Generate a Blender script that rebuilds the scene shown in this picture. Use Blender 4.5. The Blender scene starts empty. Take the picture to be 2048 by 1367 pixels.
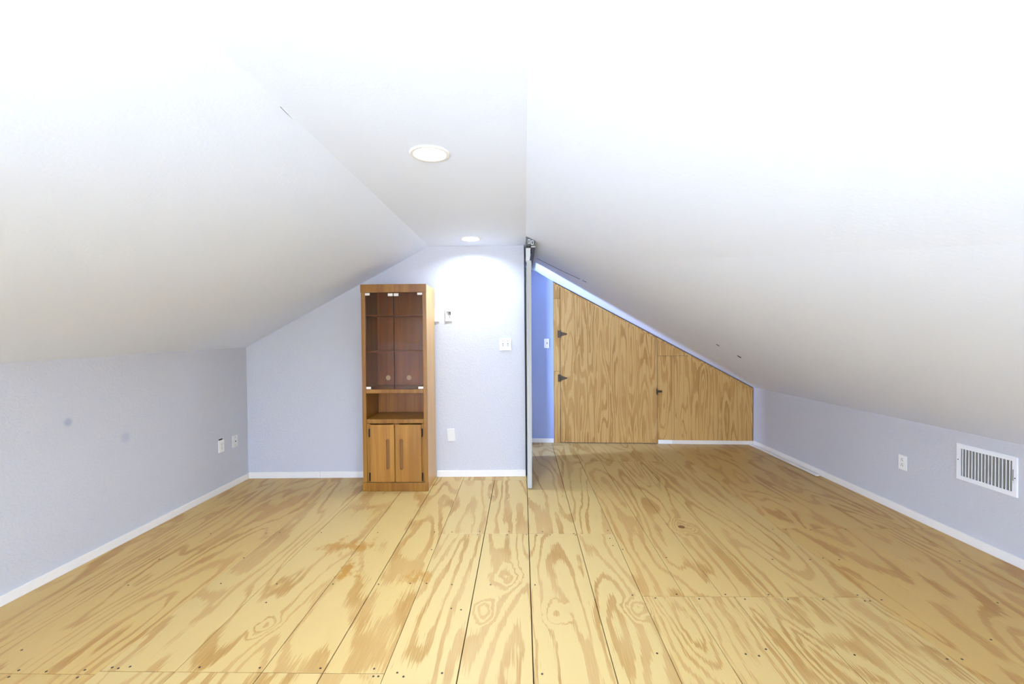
import bpy, bmesh, math, random
from mathutils import Vector, Matrix, Euler
random.seed(7)
SC = bpy.context.scene
COL = SC.collection

# ------------------------------------------------------------------ camera, world, light, exposure
cam_d = bpy.data.cameras.new('camera'); cam = bpy.data.objects.new('camera', cam_d); COL.objects.link(cam)
cam_d.sensor_width = 36.0; cam_d.sensor_fit = 'HORIZONTAL'; cam_d.lens = 890.0 / 2048.0 * 36.0
cam_d.clip_start = 0.02
PITCH, YAW, ROLL = math.radians(0.9507), math.radians(1.2875), math.radians(-0.4715)
_f = Vector((-math.sin(YAW) * math.cos(PITCH), math.cos(YAW) * math.cos(PITCH), -math.sin(PITCH)))
_r = Vector((math.cos(YAW), math.sin(YAW), 0)); _u = _r.cross(_f)
_r2 = _r * math.cos(ROLL) + _u * math.sin(ROLL); _u2 = -_r * math.sin(ROLL) + _u * math.cos(ROLL)
_m = Matrix((_r2, _u2, -_f)).transposed().to_4x4(); _m.translation = Vector((0, 0, 1.35))
cam.matrix_world = _m
SC.camera = cam

W = bpy.data.worlds.new('world'); SC.world = W; W.use_nodes = True
W.node_tree.nodes['Background'].inputs[0].default_value = (0.55, 0.72, 1.0, 1)
W.node_tree.nodes['Background'].inputs[1].default_value = 1.0
SC.view_settings.view_transform = 'Standard'
SC.view_settings.look = 'None'
SC.view_settings.gamma = 1.0
SC.view_settings.use_curve_mapping = False
SC.view_settings.exposure = 0.22
SC.cycles.use_denoising = True
SC.cycles.max_bounces = 14
SC.cycles.diffuse_bounces = 10
SC.cycles.sample_clamp_indirect = 6.0

LAMP_P, LAMP_E = 16.5, 14.0          # power of each ceiling downlight, glow of its lens
def light(name, kind, loc, energy, color, rot=(0, 0, 0), **kw):
    d = bpy.data.lights.new(name, kind); d.energy = energy; d.color = color
    for k, v in kw.items(): setattr(d, k, v)
    o = bpy.data.objects.new(name, d); COL.objects.link(o); o.location = loc; o.rotation_euler = rot
    return o
# daylight coming in through the small stairwell window, hidden behind the sliding door
light('window_daylight', 'AREA', (-1.28, 4.67, 1.25), 120.0, (0.42, 0.56, 1.0), (0, math.radians(-90), 0), shape='RECTANGLE', size=0.9, size_y=0.2)
# added fill spot low at the left, brightening the right-hand slope and knee wall
_q = (Vector((2.5, 2.9, 0.95)) - Vector((-2.3, -1.2, 0.75))).to_track_quat('-Z', 'Y').to_euler()
light('side_fill', 'SPOT', (-2.3, -1.2, 0.75), 235.0, (0.75, 0.93, 1.28), _q, shadow_soft_size=0.35, spot_size=math.radians(66), spot_blend=0.9)
# added fill spot far behind the camera, turned up to brighten the ceiling
LAMP_C = (0.79, 0.94, 1.18)
for _p in ((-0.42, 2.065, 2.205), (-0.443, 3.90, 2.205)):
    light('downlight', 'AREA', _p, LAMP_P * (1.5 if _p[1] < 3 else 0.62), LAMP_C, shape='DISK', size=0.13, spread=math.radians(150))
light('ceiling_fill', 'SPOT', (-0.2, -4.3, 0.7), 2200.0, (0.76, 0.94, 1.28), (math.radians(166), 0, 0), shadow_soft_size=0.25, spot_size=math.radians(142), spot_blend=0.3)

# ------------------------------------------------------------------ node helpers
class NT:
    def __init__(s, name):
        s.m = bpy.data.materials.new(name); s.m.use_nodes = True; s.t = s.m.node_tree
        s.b = s.t.nodes['Principled BSDF']; s.out = s.t.nodes['Material Output']
    def n(s, kind, **kw):
        o = s.t.nodes.new(kind)
        for k, v in kw.items(): setattr(o, k, v)
        return o
    def l(s, a, b): s.t.links.new(a, b)
    def val(s, sock, v):
        if isinstance(v, bpy.types.NodeSocket): s.l(v, sock)
        else: sock.default_value = v
    def math(s, op, a, b=0.0, c=None, clamp=False):
        o = s.n('ShaderNodeMath', operation=op, use_clamp=clamp); s.val(o.inputs[0], a); s.val(o.inputs[1], b)
        if c is not None: s.val(o.inputs[2], c)
        return o.outputs[0]
    def vmath(s, op, a, b=(0, 0, 0)):
        o = s.n('ShaderNodeVectorMath', operation=op); s.val(o.inputs[0], a); s.val(o.inputs[1], b)
        return o.outputs['Value'] if op in ('LENGTH', 'DISTANCE') else o.outputs[0]
    def noise(s, v, scale, detail=2.0, rough=0.5, dist=0.0, out='Fac'):
        o = s.n('ShaderNodeTexNoise'); s.l(v, o.inputs['Vector']); s.val(o.inputs['Scale'], scale)
        o.inputs['Detail'].default_value = detail; o.inputs['Roughness'].default_value = rough; o.inputs['Distortion'].default_value = dist
        return o.outputs[out]
    def smooth(s, x, a, b, lo=0.0, hi=1.0):
        o = s.n('ShaderNodeMapRange', interpolation_type='SMOOTHSTEP'); s.val(o.inputs[0], x)
        for i, v in enumerate((a, b, lo, hi)): s.val(o.inputs[1 + i], v)
        return o.outputs[0]
    def ramp(s, x, stops):
        o = s.n('ShaderNodeValToRGB'); s.val(o.inputs[0], x); e = o.color_ramp.elements
        while len(e) < len(stops): e.new(0.5)
        for k, (p, c) in enumerate(stops):
            e[k].position = p; e[k].color = (*c, 1) if len(c) == 3 else c
        return o.outputs[0]
    def mix(s, f, a, b, mode='MIX'):
        o = s.n('ShaderNodeMix', data_type='RGBA', blend_type=mode)
        s.val(o.inputs[0], f); s.val(o.inputs[6], a if not isinstance(a, tuple) else (*a, 1)); s.val(o.inputs[7], b if not isinstance(b, tuple) else (*b, 1))
        return o.outputs[2]
    def bump(s, h, strength=0.2, dist=0.01):
        o = s.n('ShaderNodeBump'); s.val(o.inputs['Height'], h); o.inputs['Strength'].default_value = strength; o.inputs['Distance'].default_value = dist
        s.l(o.outputs[0], s.b.inputs['Normal'])
    def coord(s): return s.n('ShaderNodeTexCoord').outputs['Object']
    def scale(s, v, sc): return s.vmath('MULTIPLY', v, sc)
    def set(s, color=None, rough=None, metal=None, spec=None):
        if color is not None: s.val(s.b.inputs['Base Color'], color if not isinstance(color, tuple) else (*color, 1))
        if rough is not None: s.val(s.b.inputs['Roughness'], rough)
        if metal is not None: s.b.inputs['Metallic'].default_value = metal
        if spec is not None: s.b.inputs['Specular IOR Level'].default_value = spec
        return s

def srgb(r, g, b):
    return tuple(((c / 255) / 12.92 if c / 255 <= 0.04045 else ((c / 255 + 0.055) / 1.055) ** 2.4) for c in (r, g, b))

def plain(name, color, rough=0.5, metal=0.0, spec=0.5):
    t = NT(name); t.set(None, rough, metal, spec)
    n = t.noise(t.coord(), 35.0, 2.0)
    t.l(t.mix(t.math('MULTIPLY', n, 0.12), color, tuple(c * 0.8 for c in color)), t.b.inputs['Base Color'])
    return t.m

def paint(name, color, bump=0.25, dist=0.006, scale=55.0, marks=()):
    """roller / orange-peel painted drywall"""
    t = NT(name); v = t.coord(); t.set(None, 0.62, 0, 0.3)
    big = t.noise(v, 1.3, 3.0)
    c = t.mix(t.math('MULTIPLY', big, 0.25), color, tuple(k * 0.94 for k in color))
    for (p, r, col, amt) in marks:          # soft round spots of another tone
        d = t.vmath('DISTANCE', v, p)
        c = t.mix(t.smooth(d, r * 0.25, r, amt, 0.0), c, col)
    t.l(c, t.b.inputs['Base Color'])
    h = t.noise(v, scale, 3.0, 0.55)
    t.bump(t.smooth(h, 0.4, 0.68), bump, dist)
    return t.m

def plywood(name, cream, tan, deep, along='Y', knots=(), stains=(), vary=True, width=1.0, stretch=0.2, freq=12.0, gloss=0.42, cover=0.42, grooves=False):
    """rotary-cut softwood veneer: contour lines of a stretched height field"""
    t = NT(name); v = t.coord()
    if along == 'Z':
        s = t.n('ShaderNodeSeparateXYZ'); t.l(v, s.inputs[0]); cmb = t.n('ShaderNodeCombineXYZ')
        t.l(s.outputs[0], cmb.inputs[0]); t.l(s.outputs[2], cmb.inputs[1]); t.l(s.outputs[1], cmb.inputs[2]); v0 = cmb.outputs[0]
    else: v0 = v
    oi = t.n('ShaderNodeObjectInfo')
    off = t.vmath('MULTIPLY', oi.outputs['Color'], (23.0, 17.0, 0.0))
    v1 = t.vmath('ADD', v0, off)
    sp = t.n('ShaderNodeSeparateXYZ'); t.l(oi.outputs['Color'], sp.inputs[0])
    alpha = oi.outputs['Alpha']                       # per-sheet ring density
    w = t.scale(v1, (width, width * stretch, 1.0))
    n = t.noise(w, 3.1, 1.6, 0.42, 0.25)
    wob = t.noise(t.scale(v1, (10.0, 4.2, 1.0)), 1.0, 2.0, 0.5)
    rag = t.noise(t.scale(v1, (170.0, 4.5, 1.0)), 1.0, 2.0, 0.6)
    h = t.math('ADD', n, t.math('MULTIPLY', t.math('SUBTRACT', wob, 0.5), 0.055))
    h = t.math('ADD', h, t.math('MULTIPLY', t.math('SUBTRACT', rag, 0.5), 0.05))
    kw = t.noise(t.scale(v0, (14.0, 9.0, 1.0)), 1.0, 2.0) if knots else None
    for (x, y, r, a) in knots:
        d = t.math('ADD', t.vmath('LENGTH', t.scale(t.vmath('SUBTRACT', v0, (x, y, 0)), (1.0, 0.7, 0.0))), t.math('MULTIPLY', t.math('SUBTRACT', kw, 0.5), r * 0.9))
        h = t.math('ADD', h, t.smooth(d, 0.0, r, a, 0.0))
    ring = t.math('FRACT', t.math('MULTIPLY', h, t.math('MULTIPLY', alpha, freq)))
    th = t.math('ADD', t.math('MULTIPLY', t.math('SUBTRACT', t.noise(t.scale(v1, (2.6, 1.1, 1.0)), 1.0, 2.0), 0.5), 1.3), 1.0 - cover)
    band = t.math('MULTIPLY', t.smooth(ring, th, t.math('ADD', th, 0.10), 0.0, 1.0), t.smooth(ring, 0.93, 0.99, 1.0, 0.0))
    streak = t.noise(t.scale(v1, (260.0, 6.0, 1.0)), 1.0, 1.0, 0.6)
    band2 = t.math('MULTIPLY', band, t.smooth(streak, 0.25, 0.62, 0.62, 1.0))
    blotch = t.noise(t.scale(v1, (2.2, 1.0, 1.0)), 1.0, 3.0, 0.6)
    c = t.mix(t.smooth(blotch, 0.35, 0.75), cream, tuple(a * 0.85 + b * 0.15 for a, b in zip(cream, tan)))
    tanv = t.mix(t.smooth(t.noise(t.scale(v1, (3.0, 1.2, 1.0)), 1.3, 2.0), 0.42, 0.66), tan, deep)
    c = t.mix(t.math('MULTIPLY', band2, 0.92), c, tanv)
    c = t.mix(t.math('MULTIPLY', t.smooth(streak, 0.55, 0.8), 0.16), c, tan)
    for (x, y, rx, ry, a) in stains:
        d = t.vmath('LENGTH', t.scale(t.vmath('SUBTRACT', v0, (x, y, 0)), (1 / rx, 1 / ry, 0.0)))
        nn = t.noise(t.scale(v0, (16.0, 7.0, 1.0)), 1.0, 4.0, 0.65)
        mk = t.math('SUBTRACT', t.math('MULTIPLY', t.smooth(nn, 0.3, 0.7), 1.5), d)
        c = t.mix(t.smooth(mk, 0.0, 0.8, 0.0, a), c, srgb(166, 118, 40))
    if grooves:
        wx = t.math('MULTIPLY', s.outputs[0], 11.0); fr = t.math('FRACT', wx)
        wn = t.n('ShaderNodeTexWhiteNoise', noise_dimensions='1D'); t.l(t.math('FLOOR', wx), wn.inputs['W'])
        g = t.smooth(t.math('ABSOLUTE', t.math('SUBTRACT', fr, t.math('MULTIPLY_ADD', wn.outputs['Value'], 0.8, 0.1))), 0.008, 0.03, 1.0, 0.0)
        c = t.mix(t.math('MULTIPLY', g, 0.55), c, tuple(k * 0.35 for k in deep))
    if vary:
        c = t.mix(sp.outputs[2], c, t.mix(1.0, c, srgb(246, 210, 122), 'MULTIPLY'))
    t.l(c, t.b.inputs['Base Color']); t.set(None, gloss, 0, 0.35)
    t.bump(t.math('ADD', t.math('MULTIPLY', band2, -0.5), t.math('MULTIPLY', streak, 0.5)), 0.12, 0.002)
    return t.m

def fine_wood(name, base, dark, staves=True):
    t = NT(name); v = t.coord(); s = t.n('ShaderNodeSeparateXYZ'); t.l(v, s.inputs[0])
    oi = t.n('ShaderNodeObjectInfo')
    vv = t.vmath('ADD', v, t.vmath('MULTIPLY', oi.outputs['Color'], (3.0, 2.0, 5.0)))
    g = t.noise(t.scale(vv, (34.0, 34.0, 1.8)), 1.0, 4.0, 0.6, 0.4)
    g2 = t.noise(t.scale(vv, (7.0, 7.0, 0.9)), 1.0, 2.0, 0.5)
    c = t.mix(t.smooth(t.math('ADD', t.math('MULTIPLY', g, 0.6), t.math('MULTIPLY', g2, 0.4)), 0.36, 0.66), base, dark)
    if staves:
        fl = t.math('FLOOR', t.math('MULTIPLY', s.outputs[0], 17.0))
        wn = t.n('ShaderNodeTexWhiteNoise', noise_dimensions='1D'); t.l(fl, wn.inputs['W'])
        c = t.mix(t.math('MULTIPLY', wn.outputs['Value'], 0.45), c, tuple(k * 0.6 for k in dark))
    t.l(c, t.b.inputs['Base Color']); t.set(None, 0.34, 0, 0.45)
    t.bump(g, 0.05, 0.001)
    return t.m

def glass(name, tint):
    t = NT(name); tr = t.n('ShaderNodeBsdfTransparent'); gl = t.n('ShaderNodeBsdfGlossy'); mx = t.n('ShaderNodeMixShader'); fr = t.n('ShaderNodeFresnel')
    tr.inputs[0].default_value = (*tint, 1); gl.inputs['Roughness'].default_value = 0.01; fr.inputs[0].default_value = 1.4
    t.l(fr.outputs[0], mx.inputs[0]); t.l(tr.outputs[0], mx.inputs[1]); t.l(gl.outputs[0], mx.inputs[2]); t.l(mx.outputs[0], t.out.inputs[0])
    return t.m

def emit(name, color, e):
    t = NT(name); em = t.n('ShaderNodeEmission'); em.inputs[0].default_value = (*color, 1); em.inputs[1].default_value = e
    t.l(em.outputs[0], t.out.inputs[0]); return t.m

WALLC = srgb(201, 201, 204)
M = dict(
    wall=paint('wall_paint', WALLC, 0.22, 0.005, 60, marks=[((-2.641, 2.52, 0.862), 0.035, srgb(160, 165, 184), 0.75), ((-2.636, 2.885, 0.69), 0.05, srgb(172, 177, 194), 0.6),
             ((-2.585, 4.165, 0.35), 0.05, srgb(200, 203, 216), 0.55)]),
    alcove=paint('alcove_wall_paint', srgb(160, 172, 206), 0.22, 0.005, 60),
    ceil=paint('ceiling_paint', srgb(230, 239, 255), 0.06, 0.003, 60),
    trim=plain('white_trim_paint', srgb(240, 237, 230), 0.4),
    white=plain('white_plastic', srgb(241, 239, 233), 0.35),
    ivory=plain('ivory_plastic', srgb(226, 224, 216), 0.4),
    toggle=plain('toggle_plastic', srgb(176, 175, 172), 0.3),
    slot=plain('slot_black', srgb(28, 28, 28), 0.6),
    screw=plain('screw_metal', srgb(120, 120, 120), 0.35, 0.8),
    bronze=plain('dark_bronze', srgb(66, 52, 36), 0.4, 0.6),
    black=plain('black_metal', srgb(30, 24, 20), 0.4, 0.5),
    grey=plain('grey_steel', srgb(86, 88, 85), 0.55, 0.0),
    pale=plain('pale_steel', srgb(196, 196, 190), 0.4, 0.1),
    clip=plain('catch_metal', srgb(238, 228, 216), 0.3, 0.1),
    slab=plain('door_laminate', srgb(178, 178, 171), 0.5),
    underfloor=plain('subfloor_dark', srgb(70, 48, 26), 0.9),  # dark brown board under the planks, seen through the seams
    gapshade=plain('gap_shade', srgb(40, 44, 44), 0.8),  # near-black colour for the shaded gap by the sliding door
    gap=plain('dark_gap', srgb(40, 36, 32), 0.9),
    duct=plain('duct_metal', srgb(112, 106, 96), 0.7, 0.0),
    ventpaint=plain('vent_enamel', srgb(242, 242, 242), 0.35),
    louver=plain('louver_enamel', srgb(206, 204, 198), 0.4),
    louvershade=plain('louver_blade_shaded', srgb(160, 154, 142), 0.5),  # grey puts shade into the blades behind their white front edges
    nail=plain('nail_steel', srgb(62, 50, 40), 0.5, 0.3),
    stainless=plain('window_frame_paint', srgb(235, 236, 238), 0.4),
    floor=plywood('floor_plywood', srgb(194, 167, 108), srgb(177, 142, 86), srgb(160, 119, 58), 'Y', stretch=0.16, freq=11.0,
        knots=[(-0.192, 2.156, 0.09, 0.2), (0.545, 2.178, 0.09, 0.2), (-0.077, 2.464, 0.13, 0.16), (-1.201, 2.033, 0.08, 0.2), (0.15, 2.139, 0.1, 0.15), (1.102, 3.108, 0.12, 0.3)],
        stains=[(-1.13, 2.82, 0.21, 0.15, 0.8), (-1.02, 2.52, 0.14, 0.13, 0.9), (-0.60, 2.44, 0.12, 0.1, 0.7)]),
    wallply=plywood('wall_plywood', srgb(192, 150, 84), srgb(172, 126, 62), srgb(158, 110, 48), 'Z', width=2.7, stretch=0.085, freq=10.0, vary=False, gloss=0.55, cover=0.55, grooves=True),
    cab=fine_wood('cabinet_wood', srgb(150, 104, 34), srgb(126, 78, 20), False),
    pull=plain('finger_pull_wood', srgb(128, 84, 30), 0.5),
    cabside_lit=fine_wood('cabinet_side_lit', srgb(214, 172, 108), srgb(200, 152, 88), False),  # cabinet wood lightened: lamp light on the right side put into the colour
    cabdoor=fine_wood('cabinet_door_wood', srgb(174, 124, 50), srgb(150, 98, 34), True),
    cabin=fine_wood('cabinet_inner_wood', srgb(162, 102, 38), srgb(132, 74, 24), False),
    smoked=glass('smoked_glass', (0.9, 0.79, 0.64)),
    shelfglass=glass('shelf_glass', (0.72, 0.7, 0.66)),
    pane=glass('clear_glass', (0.95, 0.97, 0.97)),
    lamp=emit('lamp_lens', LAMP_C, LAMP_E),
)
M['knothole'] = plain('knot_bark', srgb(120, 82, 40), 0.8)

# ------------------------------------------------------------------ mesh helpers
def link(name, bm, mat, parent=None, smooth=False, **props):
    me = bpy.data.meshes.new(name); bmesh.ops.recalc_face_normals(bm, faces=bm.faces[:]); bm.to_mesh(me); bm.free()
    if mat is not None: me.materials.append(mat)
    if smooth:
        for p in me.polygons: p.use_smooth = True
    o = bpy.data.objects.new(name, me); COL.objects.link(o)
    if parent is not None: o.parent = parent
    for k, v in props.items(): o[k] = v
    return o

def empty(name, label, cat, loc=(0, 0, 0), rotz=0.0, group=None, rot=None):
    o = bpy.data.objects.new(name, None); COL.objects.link(o); o.location = loc
    o.rotation_euler = rot if rot else (0, 0, rotz); o.empty_display_size = 0.1
    o['label'] = label; o['category'] = cat
    if group: o['group'] = group
    return o

def bx(bm, x0, x1, y0, y1, z0, z1, bevel=0.0):
    vs = [bm.verts.new((x, y, z)) for z in (z0, z1) for y in (y0, y1) for x in (x0, x1)]
    fs = [bm.faces.new([vs[i] for i in q]) for q in ((0, 1, 3, 2), (4, 6, 7, 5), (0, 4, 5, 1), (1, 5, 7, 3), (3, 7, 6, 2), (2, 6, 4, 0))]
    if bevel > 0:
        es = list({e for f in fs for e in f.edges})
        bmesh.ops.bevel(bm, geom=es, offset=bevel, segments=2, profile=0.6, affect='EDGES')
    return bm
def box(name, b, mat, parent=None, bevel=0.0, **props):
    return link(name, bx(bmesh.new(), *b, bevel), mat, parent, **props)

def prism(bm, outer, ext, holes=()):
    """flat polygon (3D points), with holes, thickened by the vector ext"""
    ext = Vector(ext); loops = [list(map(Vector, outer))] + [list(map(Vector, h)) for h in holes]
    fr = []; ed = []
    for lp in loops:
        vs = [bm.verts.new(p) for p in lp]; fr.append(vs)
        ed += [bm.edges.new((vs[i], vs[(i + 1) % len(vs)])) for i in range(len(vs))]
    r = bmesh.ops.triangle_fill(bm, edges=ed, use_beauty=True, use_dissolve=False)
    faces = [g for g in r['geom'] if isinstance(g, bmesh.types.BMFace)]
    mp = {}
    for lp in fr:
        for v in lp: mp[v] = bm.verts.new(v.co + ext)
    for f in faces: bm.faces.new([mp[v] for v in reversed(f.verts[:])])
    for lp in fr:
        for i in range(len(lp)):
            a, b = lp[i], lp[(i + 1) % len(lp)]
            bm.faces.new((a, b, mp[b], mp[a]))
    return bm
def pri(name, outer, ext, mat, parent=None, holes=(), **props):
    return link(name, prism(bmesh.new(), outer, ext, holes), mat, parent, **props)

def disc_pts(cx, cz, r, n=24, y=0.0):
    return [(cx + r * math.cos(2 * math.pi * k / n), y, cz + r * math.sin(2 * math.pi * k / n)) for k in range(n)]
def cyl(bm, c, axis, r, d, n=20):
    """cylinder from c along axis"""
    a = Vector(axis).normalized(); u = a.orthogonal().normalized(); w = a.cross(u); c = Vector(c)
    lo = [bm.verts.new(c + r * (math.cos(2 * math.pi * k / n) * u + math.sin(2 * math.pi * k / n) * w)) for k in range(n)]
    hi = [bm.verts.new(v.co + a * d) for v in lo]
    bm.faces.new(lo[::-1]); bm.faces.new(hi)
    for k in range(n): bm.faces.new((lo[k], lo[(k + 1) % n], hi[(k + 1) % n], hi[k]))
    return bm
def lerp(a, b, t): return a + (b - a) * t
S = 'structure'

# ------------------------------------------------------------------ shell
REAR = -5.0
ZC = 2.191
def XL(y): return -2.645 + (y - 2.166) * 0.0125          # left knee wall
def ZL(y): return 1.2245 + (y - 2.166) * 0.0133
def XR(y): return 2.8265 - (y - 2.558) * 0.0148           # right knee wall
def ZR(y): return 0.702 - (y - 2.558) * 0.0042
def XRG(y): return 0.022 + (y - 1.135) * 0.0075           # right edge of the flat ceiling
XE = -0.873                                               # left edge of the flat ceiling
BL, BR = (-2.62, 4.168), (0.025, 4.226)                   # back wall ends
PL, RP = (0.025, 5.557), (2.784, 5.425)                   # far wall of the alcove
def back_y(x): return lerp(BL[1], BR[1], (x - BL[0]) / (BR[0] - BL[0]))
def far_y(x): return lerp(PL[1], RP[1], (x - PL[0]) / (RP[0] - PL[0]))

# floor: subfloor, then every plank
floor = pri('floor', [(-2.9, REAR - .1, -0.021), (3.1, REAR - .1, -0.021), (3.1, 5.7, -0.021), (-2.9, 5.7, -0.021)], (0, 0, -0.08), M['underfloor'], kind=S)
def plank(x0, x1, y0, y1, sheet, dens=1.0, tint=0.0, gl=0.0012, gr=0.0012, gy=0.0012):
    bm = bmesh.new(); bx(bm, x0 + gl, x1 - gr, y0 + gy, y1 - gy, -0.02, 0.0)
    top = [e for e in bm.edges if all(v.co.z > -0.001 for v in e.verts)]
    bmesh.ops.bevel(bm, geom=top, offset=0.0012, segments=1, affect='EDGES')
    o = link('plank', bm, M['floor'], floor)
    rs = random.Random(sheet * 13 + 5)
    o.color = (rs.random(), rs.random(), tint, dens)
    return o
def run(xs, y0, y1, sheet, dens=1.0, tint=0.0, gy=0.0012, gaps=None):
    for k in range(len(xs) - 1):
        g0 = (gaps or {}).get(k, 0.0009); g1 = (gaps or {}).get(k + 1, 0.0009)
        plank(xs[k], xs[k + 1], y0, y1, sheet, dens, tint, g0, g1, gy)
xsA = [-2.66, -2.43, -2.2, -1.965, -1.725]
xsB = [-1.725, -1.414, -1.058, -0.809, -0.56]
xsC = [-0.56, -0.265, 0.035, 0.361, 0.607]
xsD = [0.607, 0.839, 1.074, 1.317, 1.53, 1.765]
xsD2 = [0.607, 0.825, 1.016, 1.25, 1.5, 1.765]
xsE = [1.765, 2.0, 2.21, 2.41, 2.612, 2.86]
GB = {1: .0013, 2: .0016, 3: .0022, 4: .0013}; GC = {1: .0022, 2: .0022, 3: .0019, 4: .002}; GD = {1: .0013, 2: .0015, 3: .0018, 5: .0014}; GE = {4: .003}
run(xsA, 1.728, 4.2, 1, 1.25, 0.34); run(xsA, -0.7, 1.728, 2, 1.3, 0.34); run(xsA, REAR, -0.7, 3)
run(xsB, 1.745, 4.23, 14, 1.0, 0.14, 0.0016, GB); run(xsB, -0.69, 1.745, 5, 1.2, 0.08, 0.0012, GB); run(xsB, REAR, -0.69, 6)
run(xsC, 0.56, 2.998, 7, 1.0, 0.0, 0.0013, GC); run(xsC[:3], 2.998, 4.105, 8, 1.05, 0.0, 0.0013, GC); run(xsC[2:], 2.998, 5.402, 9, 0.95, 0.0, 0.0013, {0: .0022, 1: .0019, 2: .0018})
run(xsC, REAR, 0.56, 10)
run(xsC[:3], 4.105, 4.24, 11, 1.0, 0.0); run(xsC[2:], 5.402, 5.6, 12)
run(xsD, -0.15, 2.282, 13, 2.1, 0.1, 0.0018, GD); run(xsD2, 2.282, 4.72, 16, 1.0, 0.18, 0.0018, GD); run(xsD2, 4.72, 5.6, 15, 1.0, 0.1); run(xsD, REAR, -0.15, 18)
run(xsE, 0.65, 3.088, 17, 1.15, 0.42, 0.0016, GE); run(xsE, 3.088, 5.6, 19, 1.1, 0.4, 0.0016, GE); run(xsE, REAR, 0.65, 20)
for k, (x0, x1) in enumerate([(-1.7, -1.13), (-1.13, -0.56), (-0.56, 0.035)]): plank(x0, x1, 4.34, 5.6, 21 + k)   # stair landing behind the back wall
NAILS = [(-1.39,3.01),(-1.00,3.01),(-0.61,3.02),(-0.49,3.02),(-0.30,3.03),(-0.10,3.03),(-0.31,2.98),(-0.11,2.98),(0.09,2.97),(0.18,2.98),(0.35,2.98),(0.58,3.05),(0.13,3.03),(0.34,3.00),(0.02,2.985),(-0.58,2.77),(-1.04,2.38),(-0.79,2.38),(-0.62,2.39),(-0.53,2.39),(-0.39,2.38),(-0.18,2.38),(0.06,2.38),(0.56,2.29),(-0.83,1.77),(-0.61,1.77),(-0.58,1.73),(-0.60,1.73),(-0.51,1.75),(-0.48,1.73),(-0.33,1.75),(0.07,1.75),(-0.28,3.66),(-0.13,3.65),(0.05,3.65),(-0.36,2.17),(-0.31,2.16),(0.57,2.83),(0.62,2.78),(-2.15,2.99),(-1.77,3.00),(-1.68,3.01),(-2.22,2.64),(-1.71,2.66),(-2.16,2.36),(-1.66,2.38),(-1.35,2.38),(-1.31,2.21),(-2.06,1.71),(-2.06,1.745),(-1.78,1.71),(-1.79,1.75),(-1.69,1.765),(-1.66,1.76),(-1.62,1.77),(-1.33,1.77),(-1.08,1.77),(-2.18,1.86),(-1.94,1.74),(0.67,2.265),(0.89,2.26),(1.04,2.30),(1.12,2.26),(1.335,2.26),(1.51,2.26),(1.71,2.25),(1.735,2.25),(1.80,2.26),(0.79,2.30),(1.26,2.30),(1.71,2.30),(0.56,1.87),(0.93,1.87),(1.03,1.90),(0.98,1.86),(1.38,1.87),(1.74,1.85),(1.80,1.85),(2.04,1.97),(2.35,2.24),(0.86,2.68),(1.48,2.66),(1.79,2.68),(1.70,2.66),(1.87,2.66),(2.56,2.65),(1.71,3.07),(2.20,3.07),(1.80,3.07),(1.96,3.06),(0.57,2.93)]
bm = bmesh.new()
for (x, y) in NAILS: cyl(bm, (x, y, -0.004), (0, 0, 1), 0.0047, 0.0048, 8)
link('nail_heads', bm, M['nail'], floor, kind='stuff', label='small dark nail heads driven into the plywood floor')
bm = bmesh.new(); cyl(bm, (0, 0, -0.004), (0, 0, 1), 0.022, 0.0046, 16)
kn = link('knot', bm, M['knothole'], floor, label='dark oval knot in a floor plank'); kn.location = (1.102, 3.108, 0); kn.scale = (1.0, 1.1, 1.0)

# left knee wall with a cut-out above the loose outlet plate
def lw(y, z): return (XL(y), y, z)
wl = pri('wall_left', [lw(REAR, 0), lw(4.3, 0), lw(4.3, ZL(4.3) + .02), lw(REAR, ZL(REAR) + .02)], (-0.1, 0, 0), M['wall'],
         holes=[[lw(3.770, 0.375), lw(3.822, 0.375), lw(3.822, 0.466), lw(3.770, 0.466)]], kind=S)
def rw(y, z): return (XR(y), y, z)
wr = pri('wall_right', [rw(REAR, 0), rw(5.6, 0), rw(5.6, ZR(5.6) + .02), rw(REAR, ZR(REAR) + .02)], (0.1, 0, 0), M['wall'],
         holes=[[rw(2.917, 0.419), rw(2.612, 0.419), rw(2.612, 0.602), rw(2.917, 0.602)]], kind=S)
wb = pri('wall_back', [(BL[0] - .02, BL[1], 0), (BR[0], BR[1], 0), (BR[0], BR[1], ZC), (XE, back_y(XE), ZC), (BL[0] - .02, BL[1], 1.24)], (0, 0.11, 0), M['wall'], kind=S)
# far wall of the alcove (its painted left end shows; plywood panels cover the rest)
def zs(x, y):  # underside of the right slope
    xr, xk = XRG(y), XR(y); return lerp(ZC, ZR(y), (x - xr) / (xk - xr))
pf = lambda x, z: (x, far_y(x), z)
wf = pri('wall_alcove', [pf(-1.7, 0), pf(2.84, 0), pf(2.84, 0.72), pf(0.06, ZC + .02), pf(-1.7, ZC + .02)], (0, 0.1, 0), M['alcove'], kind=S)
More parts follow.
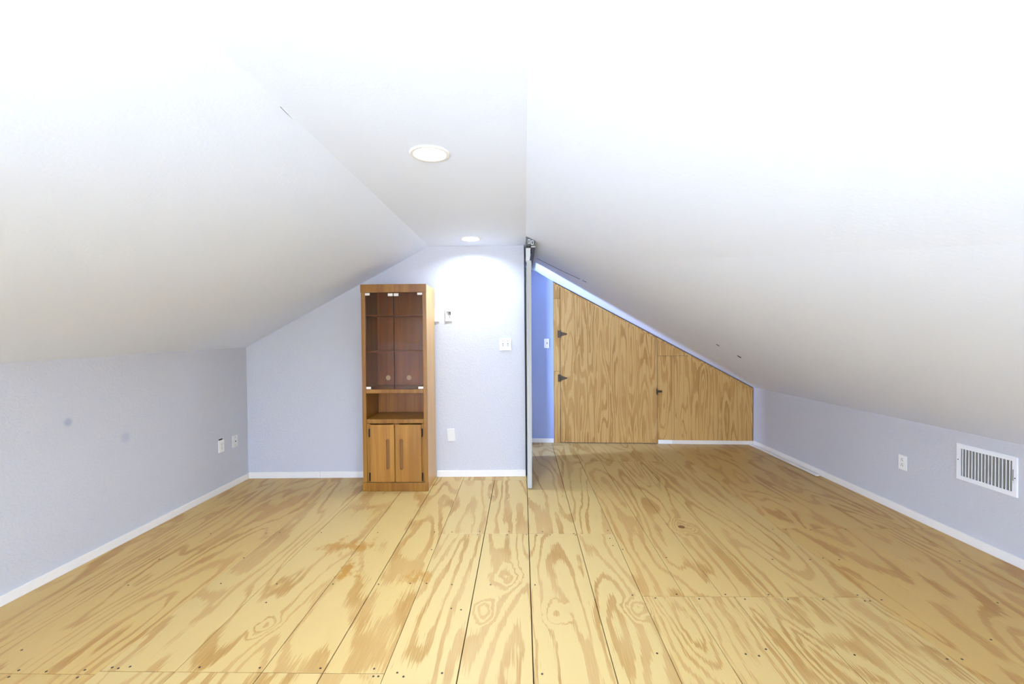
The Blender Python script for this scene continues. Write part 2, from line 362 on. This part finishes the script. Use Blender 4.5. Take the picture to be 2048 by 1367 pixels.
# stairwell wall, hidden behind the sliding door: an opening lets window light into the alcove
pri('wall_stair', [(0.025, 4.34, 0), (0.025, 5.53, 0), (0.025, 5.53, ZC), (0.025, 4.34, ZC)], (-0.09, 0, 0), M['wall'],
    holes=[[(0.025, 4.88, 0.01), (0.025, 5.375, 0.01), (0.025, 5.375, 2.1), (0.025, 4.88, 2.1)]], kind=S)
ws = pri('wall_stair_left', [(-1.2, 4.34, 0), (-1.2, 5.6, 0), (-1.2, 5.6, ZC), (-1.2, 4.34, ZC)], (-0.05, 0, 0), M['wall'],
    holes=[[(-1.2, 4.52, 0.8), (-1.2, 4.82, 0.8), (-1.2, 4.82, 1.7), (-1.2, 4.52, 1.7)]], kind=S)
win = pri('window_1', [(-1.215, 4.52, 0.8), (-1.215, 4.82, 0.8), (-1.215, 4.82, 1.7), (-1.215, 4.52, 1.7)], (-0.03, 0, 0), M['stainless'],
    holes=[[(-1.215, 4.55, 0.83), (-1.215, 4.79, 0.83), (-1.215, 4.79, 1.67), (-1.215, 4.55, 1.67)]], kind=S)
box('pane', (-1.232, -1.229, 4.55, 4.79, 0.83, 1.67), M['pane'], win)
pri('wall_rear', [(-2.8, REAR, 0), (2.95, REAR, 0), (2.95, REAR, ZC), (-2.8, REAR, ZC)], (0, -0.1, 0), M['wall'], kind=S)
pri('gap_shade_strip', [(0.0255, 4.205, 0.02), (0.039, 4.205, 0.02), (0.039, 4.205, 1.985), (0.0255, 4.205, 1.985)], (0, 0.12, 0), M['gapshade'], kind=S)   # dark strip standing in for the shade in the gap beside the sliding door
# ceilings
YE = 5.66
cl = pri('ceiling', [(XE, REAR - .05, ZC), (XRG(REAR), REAR - .05, ZC), (XRG(YE), YE, ZC), (-1.3, YE, ZC), (-1.3, 4.36, ZC), (XE, 4.26, ZC)], (0, 0, 0.08), M['ceil'], kind=S,
    holes=[[(lx + .08 * math.cos(2 * math.pi * k / 32), ly + .08 * math.sin(2 * math.pi * k / 32), ZC) for k in range(32)] for lx, ly in ((-0.42, 2.065), (-0.443, 3.90))])
bm = bmesh.new()
def slab4(a, b, c, d, t):
    q = [Vector(p) for p in (a, b, c, d)]; n = (q[1] - q[0]).cross(q[3] - q[0]).normalized()
    if n.z < 0: n = -n
    lo = [bm.verts.new(p) for p in q]; hi = [bm.verts.new(p + n * t) for p in q]
    bm.faces.new(lo); bm.faces.new(hi[::-1])
    for i in range(4): bm.faces.new((lo[i], lo[(i + 1) % 4], hi[(i + 1) % 4], hi[i]))
slab4((XL(REAR) - .02, REAR, ZL(REAR) - .01), (XE, REAR, ZC), (XE, 4.26, ZC), (XL(4.26) - .02, 4.26, ZL(4.26) - .01), 0.08)
cll = link('ceiling_left', bm, M['ceil'], None, kind=S)
bm = bmesh.new()
slab4((XR(REAR) + .02, REAR, ZR(REAR) - .01), (XRG(REAR), REAR, ZC), (XRG(YE), YE, ZC), (XR(YE) + .02, YE, ZR(YE) - .01), 0.08)
clr = link('ceiling_right', bm, M['ceil'], None, kind=S)
def crack(pts, w, parent):
    """hairline split in the taped joint, a shallow dark sliver"""
    bm = bmesh.new()
    for (p, q) in zip(pts[:-1], pts[1:]):
        p, q = Vector(p), Vector(q); d = (q - p).normalized(); s = Vector((0, 0, 1)).cross(d).normalized() * w * .5
        t = Vector((0, 0, 0.004)); b = Vector((0, 0, -0.0012))
        lo = [bm.verts.new(v + b) for v in (p - s * .4, p + s * .4, q + s, q - s)]; hi = [bm.verts.new(v.co + t) for v in lo]
        bm.faces.new(lo); bm.faces.new(hi[::-1])
        for i in range(4): bm.faces.new((lo[i], lo[(i + 1) % 4], hi[(i + 1) % 4], hi[i]))
    return link('crack', bm, M['gap'], parent, label='dark hairline crack in the ceiling joint')
def rs(x, y): return (x, y, zs(x, y))
crack([rs(.16, 4.60), rs(.29, 4.575), rs(.37, 4.56)], 0.004, clr); crack([rs(.37, 4.56), rs(.586, 4.487)], 0.008, clr); crack([rs(.609, 4.475), rs(.645, 4.465)], 0.01, clr)
crack([rs(1.986, 4.15), rs(2.022, 4.16)], 0.014, clr); crack([rs(1.79, 4.145), rs(1.82, 4.15)], 0.006, clr)
crack([(-.876, 1.62, ZC - .002), (-.88, 1.73, ZC - .002)], 0.002, cll)

# baseboards
def board(name, a, b, h, t, side, mat=None, z0=0.0015):
    a, b = Vector((*a, 0)), Vector((*b, 0)); d = (b - a).normalized(); n = Vector((d.y, -d.x, 0)) * side
    bm = bmesh.new(); ps = [a, b, b + n * t, a + n * t]
    prism(bm, [(p.x, p.y, z0) for p in ps], (0, 0, h - z0))
    top = [e for e in bm.edges if all(v.co.z > h - 1e-4 for v in e.verts)]
    bmesh.ops.bevel(bm, geom=top, offset=0.0025, segments=1, affect='EDGES')
    return link(name, bm, mat or M['trim'], None, kind=S)
board('baseboard_left', (XL(REAR), REAR), (XL(4.155), 4.155), 0.053, 0.012, 1)
jx = -1.928
board('baseboard_back', (BL[0] + .012, back_y(BL[0] + .012)), (jx - .0018, back_y(jx)), 0.059, 0.012, 1)
board('baseboard_back', (jx + .001, back_y(jx)), (-1.392, back_y(-1.392)), 0.0595, 0.0125, 1)
board('baseboard_back', (-0.818, back_y(-0.818)), (0.025, BR[1]), 0.061, 0.012, 1)
board('baseboard_alcove', (0.03, far_y(0.03)), (0.386, far_y(0.386)), 0.052, 0.012, 1)
board('baseboard_right', (XR(5.40), 5.40), (XR(REAR), REAR), 0.057, 0.012, 1)

# ------------------------------------------------------------------ plywood panelling at the back of the alcove
ANG = math.atan2(RP[1] - PL[1], RP[0] - PL[0])
CA = math.cos(ANG)
def u_of(x): return (x - PL[0]) / CA
pan = bpy.data.objects.new('trim_1', None); COL.objects.link(pan); pan.location = (PL[0], PL[1], 0); pan.rotation_euler = (0, 0, ANG); pan['kind'] = S
def zt(u, drop=0.0): x = PL[0] + u * CA; return zs(x, far_y(x)) - 0.004 - drop
def panel(name, u0, u1, z0, z1, parent, seed, y=0.012, t=None, g=0.0018, dens=1.0):
    """vertical sheet; z1 None = follows the roof slope under the edge strip"""
    u0 += g; u1 -= g; z0 += g
    if z1 is None: pts = [(u0, -y, z0), (u1, -y, z0), (u1, -y, zt(u1, .03)), (u0, -y, zt(u0, .03))]
    else:
        z1 -= g
        uc = u1
        if zt(u1, .03) < z1:   # corner cut off by the slope
            lo, hi = u0, u1
            for _ in range(40):
                m = (lo + hi) / 2
                if zt(m, .03) > z1: lo = m
                else: hi = m
            pts = [(u0, -y, z0), (u1, -y, z0), (u1, -y, zt(u1, .03)), (lo, -y, z1), (u0, -y, z1)]
        else: pts = [(u0, -y, z0), (u1, -y, z0), (u1, -y, z1), (u0, -y, z1)]
    pts = [Vector(p) for p in pts]
    o = pri(name, pts, (0, t or (y - 0.0045), 0), M['wallply'], parent)
    r = random.Random(seed); o.color = (r.random(), r.random(), 0, dens)
    return o
BK = 'gap_shade_sheet'  # dark sheet added so the gaps between panels read as shade
U0, U1, U2, U3 = u_of(0.389), u_of(0.473), u_of(1.653), u_of(2.776)
pri(BK, [(U0 + .001, -.0035, .002), (U3 + .006, -.0035, .002), (U3 + .006, -.0035, zt(U3 + .006, .0)), (U0 + .001, -.0035, zt(U0 + .001, .0))], (0, .003, 0), M['gap'], pan)
panel('plywood_panel', U0, U1, 0, 0.89, pan, 31, dens=.7); panel('plywood_panel', U0, U1, 0.89, 1.79, pan, 32, dens=.7); panel('plywood_panel', U0, U1, 1.79, None, pan, 33, dens=.7)
panel('plywood_panel', U2, U3, 0.0, 1.076, pan, 36)
uc = u_of(1.93)
panel('plywood_panel', U2, uc, 1.076, None, pan, 37); ue = uc
while zt(ue, .03) > 1.081: ue += .002
o = pri('plywood_panel', [(uc + .002, -.012, 1.078), (ue, -.012, 1.078), (ue, -.012, zt(ue, .03)), (uc + .002, -.012, zt(uc + .002, .03))], (0, .0075, 0), M['wallply'], pan); o.color = (.6, .2, 0, 1)
# sloping edge strip under the ceiling
o = pri('edge_strip', [(U0, -.016, zt(U0, .03)), (U3, -.016, zt(U3, .03)), (U3, -.016, zt(U3, .009)), (U0, -.016, zt(U0, .009))], (0, .012, 0), M['wallply'], pan); o.color = (.3, .7, 0, .5)
# plywood door hinged on the left strip
door = bpy.data.objects.new('door_1', None); COL.objects.link(door); door.location = pan.location; door.rotation_euler = pan.rotation_euler; door['kind'] = S
panel('door_panel', U1 + .001, U2 - .001, 0.006, None, door, 34, y=0.014, g=0.0025)
def strap_hinge(u, z, k=1.0):
    bm = bmesh.new()
    bx(bm, u - .03 * k, u - .003, -.0185, -.012, z - .045 * k, z + .045 * k)
    cyl(bm, (u, -.019, z - .045 * k), (0, 0, 1), .006, .09 * k, 10)
    prism(bm, [(u + .003, -.019, z - .028 * k), (u + .085 * k, -.019, z - .007), (u + .085 * k, -.019, z + .007), (u + .003, -.019, z + .028 * k)], (0, .0055, 0))
    return bm
for z in (1.352, 0.807): link('hinge', strap_hinge(U1, z), M['bronze'], door, label='dark bronze strap hinge')
lb = bmesh.new(); bx(lb, U2 - .018, U2 - .004, -.026, -.014, .61, .67, .002); bx(lb, U2 + .002, U2 + .05, -.024, -.012, .63, .655, .002); cyl(lb, (U2 - .008, -.03, .60), (0, 0, 1), .006, .08, 10)
link('latch', lb, M['bronze'], door, label='small dark latch at the right edge of the door')
bb = pri('baseboard_far', [(U2 + .004, -.013, 0.002), (U2 + .17, -.013, .002), (U2 + .17, -.013, .047), (U2 + .004, -.013, .049)], (0, -.01, 0), M['trim'], None, kind=S)
bb2 = pri('baseboard_far', [(U2 + .1705, -.013, 0.002), (U3, -.013, .002), (U3, -.013, .045), (U2 + .1705, -.013, .046)], (0, -.01, 0), plain('cream_trim_paint', srgb(226, 216, 200), .5), None, kind=S)
for b in (bb, bb2): b.location = pan.location; b.rotation_euler = pan.rotation_euler

# ------------------------------------------------------------------ sliding door on its ceiling track
sd = empty('sliding_door', 'pale grey sliding door slab seen edge on beside the back wall', 'door', (0.0, 3.86, 0.012))
bm = bmesh.new(); prism(bm, [(0.041, 0, 0), (0.078, 0, 0), (0.083, 0, 1.975), (0.045, 0, 1.975)], (0, 0.90, 0))
bmesh.ops.bevel(bm, geom=bm.edges[:], offset=0.0015, segments=1, affect='EDGES')
link('door_slab', bm, M['slab'], sd)
bm = bmesh.new(); prism(bm, [(0.038, 0.03, 1.975), (0.071, 0.03, 1.975), (0.079, 0.03, 2.03), (0.079, 0.03, 2.09), (0.040, 0.03, 2.09)], (0, 0.05, 0))
link('hanger_bracket', bm, M['pale'], sd, label='pale steel hanger bracket above the slab')
bm = bmesh.new(); cyl(bm, (0.079, 0.055, 2.064), (1, 0, 0), 0.017, 0.012, 16); link('roller', bm, M['slot'], sd, label='small black roller', smooth=False)
bm = bmesh.new(); bx(bm, 0.0835, 0.0865, 0.02, 0.06, 1.90, 1.965); link('edge_plate', bm, M['pale'], sd)
bm = bmesh.new(); cyl(bm, (0.083, 0.06, 1.78), (1, 0, 0), 0.006, 0.004, 10); link('screw', bm, M['slot'], sd)
tr = empty('door_track', 'grey double door track screwed under the ceiling ridge above the sliding door', 'track', (0, 3.83, 0))
for k, (x0, x1, z0, z1, cx0, cx1) in enumerate([(0.041, 0.0795, 2.116, 2.190, 0.058, 0.0765), (0.083, 0.121, 2.107, 2.179, 0.083, 0.104)]):
    bm = bmesh.new(); bx(bm, x0, x1, 0, 1.55, z0, z1, .002); ch = link('track_channel', bm, M['grey'], tr)
    zc0 = z0 + .012; zc1 = z1 - .026; w = .0042; bm = bmesh.new()
    bx(bm, cx0, cx1, -.004, .0, zc0, zc0 + w); bx(bm, cx0, cx1, -.004, 0, zc1 - w, zc1)
    s = (cx1 - w, cx1) if k == 0 else (cx0, cx0 + w)
    bx(bm, *s, -.004, 0, zc0 + w, zc1 - w)
    s2 = (cx0, cx0 + w * .7) if k == 0 else (cx1 - w * .7, cx1)
    bx(bm, *s2, -.004, 0, zc0 + w, zc1 - w)
    link('channel_lip', bm, M['white'], ch, label='white metal lip at the end of the channel')
bm = bmesh.new(); bx(bm, 0.083, 0.121, 0.0, 0.02, 2.098, 2.105); link('end_clip', bm, M['pale'], tr)

# ------------------------------------------------------------------ ceiling lamps
def lamp_proto():
    t = empty('ceiling_lamp', 'glowing round flush lamp in the flat ceiling, nearer the camera', 'lamp', (-0.42, 2.065, ZC), group=None)
    bm = bmesh.new(); n = 40; prof = [(0.093, 0.0), (0.093, -0.003), (0.088, -0.006), (0.076, -0.0065), (0.073, -0.004), (0.072, 0.022)]
    rings = [[bm.verts.new((r * math.cos(2 * math.pi * k / n), r * math.sin(2 * math.pi * k / n), z)) for k in range(n)] for r, z in prof]
    for i in range(len(prof) - 1):
        for k in range(n): bm.faces.new((rings[i][k], rings[i][(k + 1) % n], rings[i + 1][(k + 1) % n], rings[i + 1][k]))
    link('trim_ring', bm, M['white'], t, smooth=True)
    bm = bmesh.new(); cyl(bm, (0, 0, 0.022), (0, 0, -1), 0.0715, 0.003, n); link('lens', bm, M['lamp'], t, label='glowing white lens')
    return t
def copy_tree(o, **kw):
    c = o.copy(); COL.objects.link(c)
    for ch in o.children:
        d = ch.copy(); COL.objects.link(d); d.parent = c
    for k, v in kw.items(): c[k] = v
    return c
lamp = lamp_proto()
l2 = copy_tree(lamp, label='round flush lamp in the flat ceiling close to the back wall'); l2.location = (-0.443, 3.90, ZC)

# ------------------------------------------------------------------ display cabinet
CW, CH, CD = 0.568, 1.792, 0.372
cab = empty('display_cabinet', 'tall narrow brown wooden display cabinet with smoked glass doors against the back wall', 'cabinet', (-1.106, 3.814, 0.0))
def P(name, b, mat='cab', bevel=.002, parent=None, **kw):
    o = box(name, b, M[mat], parent or cab, bevel, **kw); r = random.Random(len(bpy.data.objects)); o.color = (r.random(), r.random(), r.random(), 1); return o
H2 = CW / 2
LS, RS_ = -H2 + .037, H2 - .032        # inner faces of the stiles
zp = 0.078
P('side_panel', (-H2 + .004, -H2 + .024, .004, CD, .0, 1.79)); P('side_panel', (H2 - .024, H2 - .002, .004, CD, 0, 1.79), 'cabside_lit')
P('stile', (-H2 + .003, LS, 0, .022, zp, 1.722)); P('stile', (RS_, H2 - .001, 0, .022, zp, 1.722))
P('plinth', (-H2, H2, -.004, .03, 0.001, zp - .002)); P('fascia', (-H2, H2, -.004, .03, 1.722, CH))
P('top_panel', (-H2 + .026, H2 - .026, .03, CD - .004, 1.757, 1.785)); P('bottom_panel', (-H2 + .026, H2 - .026, .03, CD - .01, .062, .08), 'cabin')
P('rail', (LS + .001, RS_ - .001, .002, CD - .012, .851, .885)); 
P('niche_shelf', (LS + .001, RS_ - .001, -.003, CD - .012, .590, .628), bevel=.005)
bm = bmesh.new(); yb = CD - .008
prism(bm, [(-H2 + .025, yb, .08), (H2 - .025, yb, .08), (H2 - .025, yb, 1.755), (-H2 + .025, yb, 1.755)], (0, .006, 0),
      holes=[disc_pts(-.163, .951, .0245, 20, yb), disc_pts(.035, .951, .0245, 20, yb)])
bk = link('back_panel', bm, M['cabin'], cab); bk.color = (.2, .5, .3, 1)
for cx in (-.163, .035):
    bm = bmesh.new(); cyl(bm, (cx, yb + .0075, .951), (0, 1, 0), .0235, .003, 20); link('hole_disc', bm, M['ivory'], cab, label='pale disc behind the cable hole')  # pale disc seen through the hole in the back panel
for z in (1.527, 1.208):
    s = P('shelf', (LS - .008, RS_ + .008, .035, CD - .014, z - .004, z + .004), 'cabin', .001)
# smoked glass doors
gm = 0.0005
for k, (x0, x1) in enumerate([(LS + .002, gm - .0012), (gm + .0012, RS_ - .002)]):
    gd = P('glass_door', (x0, x1, .006, .011, .889, 1.719), 'smoked', 0.0, label='smoked glass door')
    ge = (x1 - .0016, x1) if k == 0 else (x0, x0 + .0016)
    box('glass_edge', (*ge, .0055, .0115, .889, 1.719), M['gap'], gd)
    xo = (x0, x0 + .04) if k == 0 else (x1 - .042, x1)
    P('pivot_clip', (*xo, .001, .014, 1.698, 1.7185), 'clip', .001, gd); P('pivot_clip', (*xo, .001, .014, .8885, .908), 'clip', .001, gd)
    xc = (x1 - .046, x1 - .004) if k == 0 else (x0 + .003, x0 + .043)
    P('catch_plate', (*xc, .001, .014, 1.690, 1.714), 'clip', .001, gd)
# lower wooden doors with routed finger pulls
P('face_frame', (LS, LS + .03, .008, .026, zp, .588), 'cab'); P('face_frame', (RS_ - .022, RS_, .008, .026, zp, .588), 'cab')
P('door_stop', (-.03, .03, .024, .04, zp, .588), 'cabin')
def stadium(cx, cz, w, h, y, left):
    pts = []; r = w / 2; n = 8
    for k in range(n + 1):
        a = math.pi * k / n; pts.append((cx + r * math.cos(a), y, cz + h / 2 - r + r * math.sin(a)))
    for k in range(n + 1):
        a = math.pi + math.pi * k / n; pts.append((cx + r * math.cos(a), y, cz - h / 2 + r + r * math.sin(a)))
    return pts
for k, (x0, x1) in enumerate([(LS + .031, -.0065), (.0035, RS_ - .023)]):
    cx = x1 - .056 if k == 0 else x0 + .052
    bm = bmesh.new(); hole = stadium(cx, .322, .031, .268, 0.0, k == 0)
    prism(bm, [(x0, -.0, zp + .003), (x1, 0, zp + .003), (x1, 0, .579), (x0, 0, .579)], (0, .02, 0), holes=[hole])
    wd = link('wooden_door', bm, M['cabdoor'], cab); wd.color = (.1 + .5 * k, .3, .7 * k, 1)
    bm = bmesh.new(); prism(bm, [(p[0] * 1.0, .013, p[2]) for p in stadium(cx, .322, .0305, .2675, 0, 0)], (0, .005, 0))
    fp = link('finger_pull', bm, M['pull'], wd, label='routed finger pull slot')
    hx = (x0 - .0125, x0 - .001) if k == 0 else (x1 + .001, x1 + .0125)
    for z in (.51, .128):
        bm = bmesh.new(); bx(bm, *hx, -.003, .009, z - .032, z + .032, .0015); cyl(bm, ((hx[0] + hx[1]) / 2, -.004, z - .036), (0, 0, 1), .005, .072, 10)
        link('hinge', bm, M['black'], wd, label='black hinge')

# ------------------------------------------------------------------ wall plates
def plate_root(name, label, cat, x, y, z, rotz, tilt=0.0):
    o = empty(name, label, cat, (x, y, z)); o.rotation_mode = 'XYZ'
    o.rotation_euler = (0, tilt, rotz); return o
def cover(root, w, h, t, mat='white', holes=()):
    bm = bmesh.new(); bx(bm, -w / 2, w / 2, -t, -.0008, -h / 2, h / 2)
    es = [e for e in bm.edges if all(v.co.y < -t + 1e-5 for v in e.verts)]
    bmesh.ops.bevel(bm, geom=es, offset=min(.0025, t * .5), segments=2, affect='EDGES')
    return link('cover_plate', bm, M[mat], root)
def screw(root, x, z, t, mat='screw', r=.0035):
    bm = bmesh.new(); cyl(bm, (x, -t + .0005, z), (0, -1, 0), r, .0016, 10); return link('screw', bm, M[mat], root)
def toggle(root, x, z, t, up=True):
    fr = box('switch_slot', (x - .006, x + .006, -t - .0008, -t + .001, z - .013, z + .013), M['slot'], root, 0.0)
    bm = bmesh.new(); s = 1 if up else -1
    prism(bm, [(x - .0045, -t, z - .008), (x - .0045, -t, z + .008), (x - .0045, -t - .014, z + s * .010 + .004), (x - .0045, -t - .014, z + s * .010 - .004)], (.009, 0, 0))
    link('toggle', bm, M['toggle'], root)
def duplex(root, t, inverted=False):
    for zc in (.0195, -.0195):
        f = box('receptacle', (-.0165, .0165, -t - .0022, -t + .001, zc - .0145, zc + .0145), M['white'], root, .002)
        s = -1 if inverted else 1
        for dx, hh in ((-.0065, .0075), (.0065, .009)):
            box('slot', (dx - .0012, dx + .0012, -t - .003, -t - .0018, zc + s * .003 - hh / 2, zc + s * .003 + hh / 2), M['slot'], f)
        bm = bmesh.new(); cyl(bm, (0, -t - .0018, zc - s * .0075), (0, -1, 0), .0028, .0012, 10); link('ground_hole', bm, M['slot'], f)
QA = math.atan2(BR[1] - BL[1], BR[0] - BL[0])
ps = plate_root('wall_plate', 'blank white wall plate half hidden behind the cabinet side', 'plate', -.814, back_y(-.814), 1.54, QA); cover(ps, .07, .123, .012)
ps = plate_root('cable_plate', 'white wall plate with a dark ragged cable opening right of the cabinet top', 'plate', -.6915, back_y(-.6915), 1.541, QA + .06)
cover(ps, .066, .119, .012)
bm = bmesh.new(); random.seed(3)
prism(bm, [(-.020, -.0128, .031), (.018, -.0128, .031), (.018, -.0128, .002), (.012, -.0128, -.003), (.006, -.0128, .004), (-.001, -.0128, -.005), (-.012, -.0128, -.002), (-.016, -.0128, .012)], (0, .003, 0))
link('cable_opening', bm, M['gap'], ps)
for k, (x, z, x2, z2) in enumerate([(-.011, .026, -.007, -.002), (0.0, .027, .003, -.006), (.009, .024, .012, -.034)]):
    bm = bmesh.new(); d = Vector((x2 - x, 0, z2 - z)); cyl(bm, (x, -.0145, z), d, .0022, d.length, 8); link('loose_wire', bm, M['ivory' if k != 2 else 'screw'], ps)
screw(ps, -.001, .046, .012, 'slot'); screw(ps, -.001, -.045, .012)
ps = plate_root('blank_plate', 'crooked blank white plate low on the wall between cabinet and sliding door', 'plate', -.679, back_y(-.679), .402, QA, math.radians(-4.6)); cover(ps, .071, .117, .018, 'ivory')
ps = plate_root('double_switch', 'white double toggle light switch near the right end of the back wall', 'switch', -.158, back_y(-.158), 1.259, QA); cover(ps, .111, .115, .009)
toggle(ps, -.023, -.004, .009, False); toggle(ps, .023, -.004, .009, False)
for x in (-.023, .023): screw(ps, x, .034, .009, 'slot'); screw(ps, x, -.043, .009, 'white')
ps = plate_root('single_switch', 'white single toggle switch on the blue alcove wall left of the plywood', 'switch', .306, far_y(.306), 1.238, ANG); cover(ps, .064, .115, .009); toggle(ps, .006, 0, .009, False); screw(ps, .006, .035, .009); screw(ps, .006, -.035, .009)
LA = math.pi / 2 - math.atan(.0125)
ps = plate_root('wall_outlet', 'white outlet plate slipped below its dark cut-out on the left wall', 'outlet', XL(3.796), 3.796, .402, LA); cover(ps, .068, .106, .008)
box('electrical_box', (-.0255, .0255, .004, .05, -.022, .0635), M['gap'], ps); duplex(ps, .008); screw(ps, 0, 0, .008, 'screw', .003)
ps = plate_root('phone_plate', 'white phone jack plate on the left wall nearest the corner', 'plate', XL(3.978), 3.978, .402, LA); cover(ps, .074, .106, .006, 'ivory')
j = box('phone_jack', (-.008, .008, -.0085, -.005, -.008, .008), M['ivory'], ps, .001); box('jack_opening', (-.006, .006, -.0092, -.008, -.006, .005), M['gap'], j); screw(ps, 0, .036, .006); screw(ps, 0, -.036, .006)
RA = -math.pi / 2 + math.atan(.0148)
ps = plate_root('wall_outlet', 'white outlet on the right wall between the loose strip and the vent', 'outlet', XR(3.345), 3.345, .380, RA); cover(ps, .07, .108, .006); duplex(ps, .006, True); screw(ps, 0, 0, .006, 'white', .003)

# ------------------------------------------------------------------ air register in the right wall
vt = empty('air_vent', 'white metal air register with upright louvers low on the right wall', 'vent', (XR(2.7645), 2.7645, .5095), RA)
vw, vh = .176, .1155
def rr(w, h, y): return [(-w, y, -h), (w, y, -h), (w, y, h), (-w, y, h)]
bm = bmesh.new(); prism(bm, rr(vw, vh, -.009), (0, .0082, 0), holes=[[(-.1485, -.009, -.089), (.147, -.009, -.089), (.147, -.009, .089), (-.1485, -.009, .089)]])
es = [e for e in bm.edges if all(v.co.y < -.0085 for v in e.verts) and len(e.link_faces) == 2 and e.calc_face_angle(0) > .5]
bmesh.ops.bevel(bm, geom=es, offset=.003, segments=2, affect='EDGES'); link('frame', bm, M['ventpaint'], vt)
bm = bmesh.new(); cyl(bm, (0, -.0095, 0), (0, -1, 0), .0035, .002, 10)
s1 = link('screw', bm, M['screw'], vt); s1.location = (-.162, 0, .012)
s2 = s1.copy(); COL.objects.link(s2); s2.location = (.166, 0, -.006)
lv = None
for k in range(15):
    x = -.137 + k * (.272 / 14)
    if lv is None:
        bm = bmesh.new(); a = math.radians(14); d = Vector((math.sin(a), math.cos(a), 0)); q = Vector((math.cos(a), -math.sin(a), 0)) * .0011
        prism(bm, [(*( -q)[:2], -.0885), (*(q)[:2], -.0885), (*(d * .026 + q)[:2], -.0885), (*(d * .026 - q)[:2], -.0885)], (0, 0, .177))
        bx(bm, -.0016, .0016, -.0015, .002, -.0885, .0885)
        lv = link('louver', bm, M['ventpaint'], vt); o = lv; lv.data.materials.append(M['louvershade'])
        for p in lv.data.polygons: p.material_index = 1 if max(lv.data.vertices[i].co.y for i in p.vertices) > .01 else 0
    else: o = lv.copy(); COL.objects.link(o)
    o.location = (x, -.006, 0)
bm = bmesh.new()
for k in range(22):
    z = -.085 + k * .0081; prism(bm, [(-.146, .024, z - .0022), (-.146, .024, z), (-.146, .040, z + .005), (-.146, .040, z + .003)], (.292, 0, 0))
link('rear_louvers', bm, M['louvershade'], vt, kind='stuff', label='fine horizontal louvers behind the upright ones')
bm = bmesh.new()
for b in ((-.1515, -.1495, .0, .09, -.091, .091), (.1495, .1515, 0, .09, -.091, .091), (-.1495, .1495, 0, .09, -.0915, -.0895), (-.1495, .1495, 0, .09, .0895, .0915), (-.1495, .1495, .085, .09, -.0895, .0895)): bx(bm, *b)
link('duct', bm, M['duct'], vt)
box('lever_slot', (.1535, .1565, -.0096, -.0085, -.024, .042), M['slot'], vt); box('damper_lever', (.1545, .1595, -.017, -.0088, -.034, -.022), M['louver'], vt, .001)

# ------------------------------------------------------------------ loose trim strip on the floor
bm = bmesh.new(); prism(bm, [(2.729, 4.19, .001), (2.768, 4.195, .001), (2.758, 5.405, .001), (2.722, 5.40, .001)], (0, 0, .009))
for v in bm.verts:
    if v.co.y < 4.3: v.co.z += .008
o = link('trim_strip', bm, M['trim']); o['label'] = 'loose flat white trim strip lying on the floor along the right wall'; o['category'] = 'trim strip'
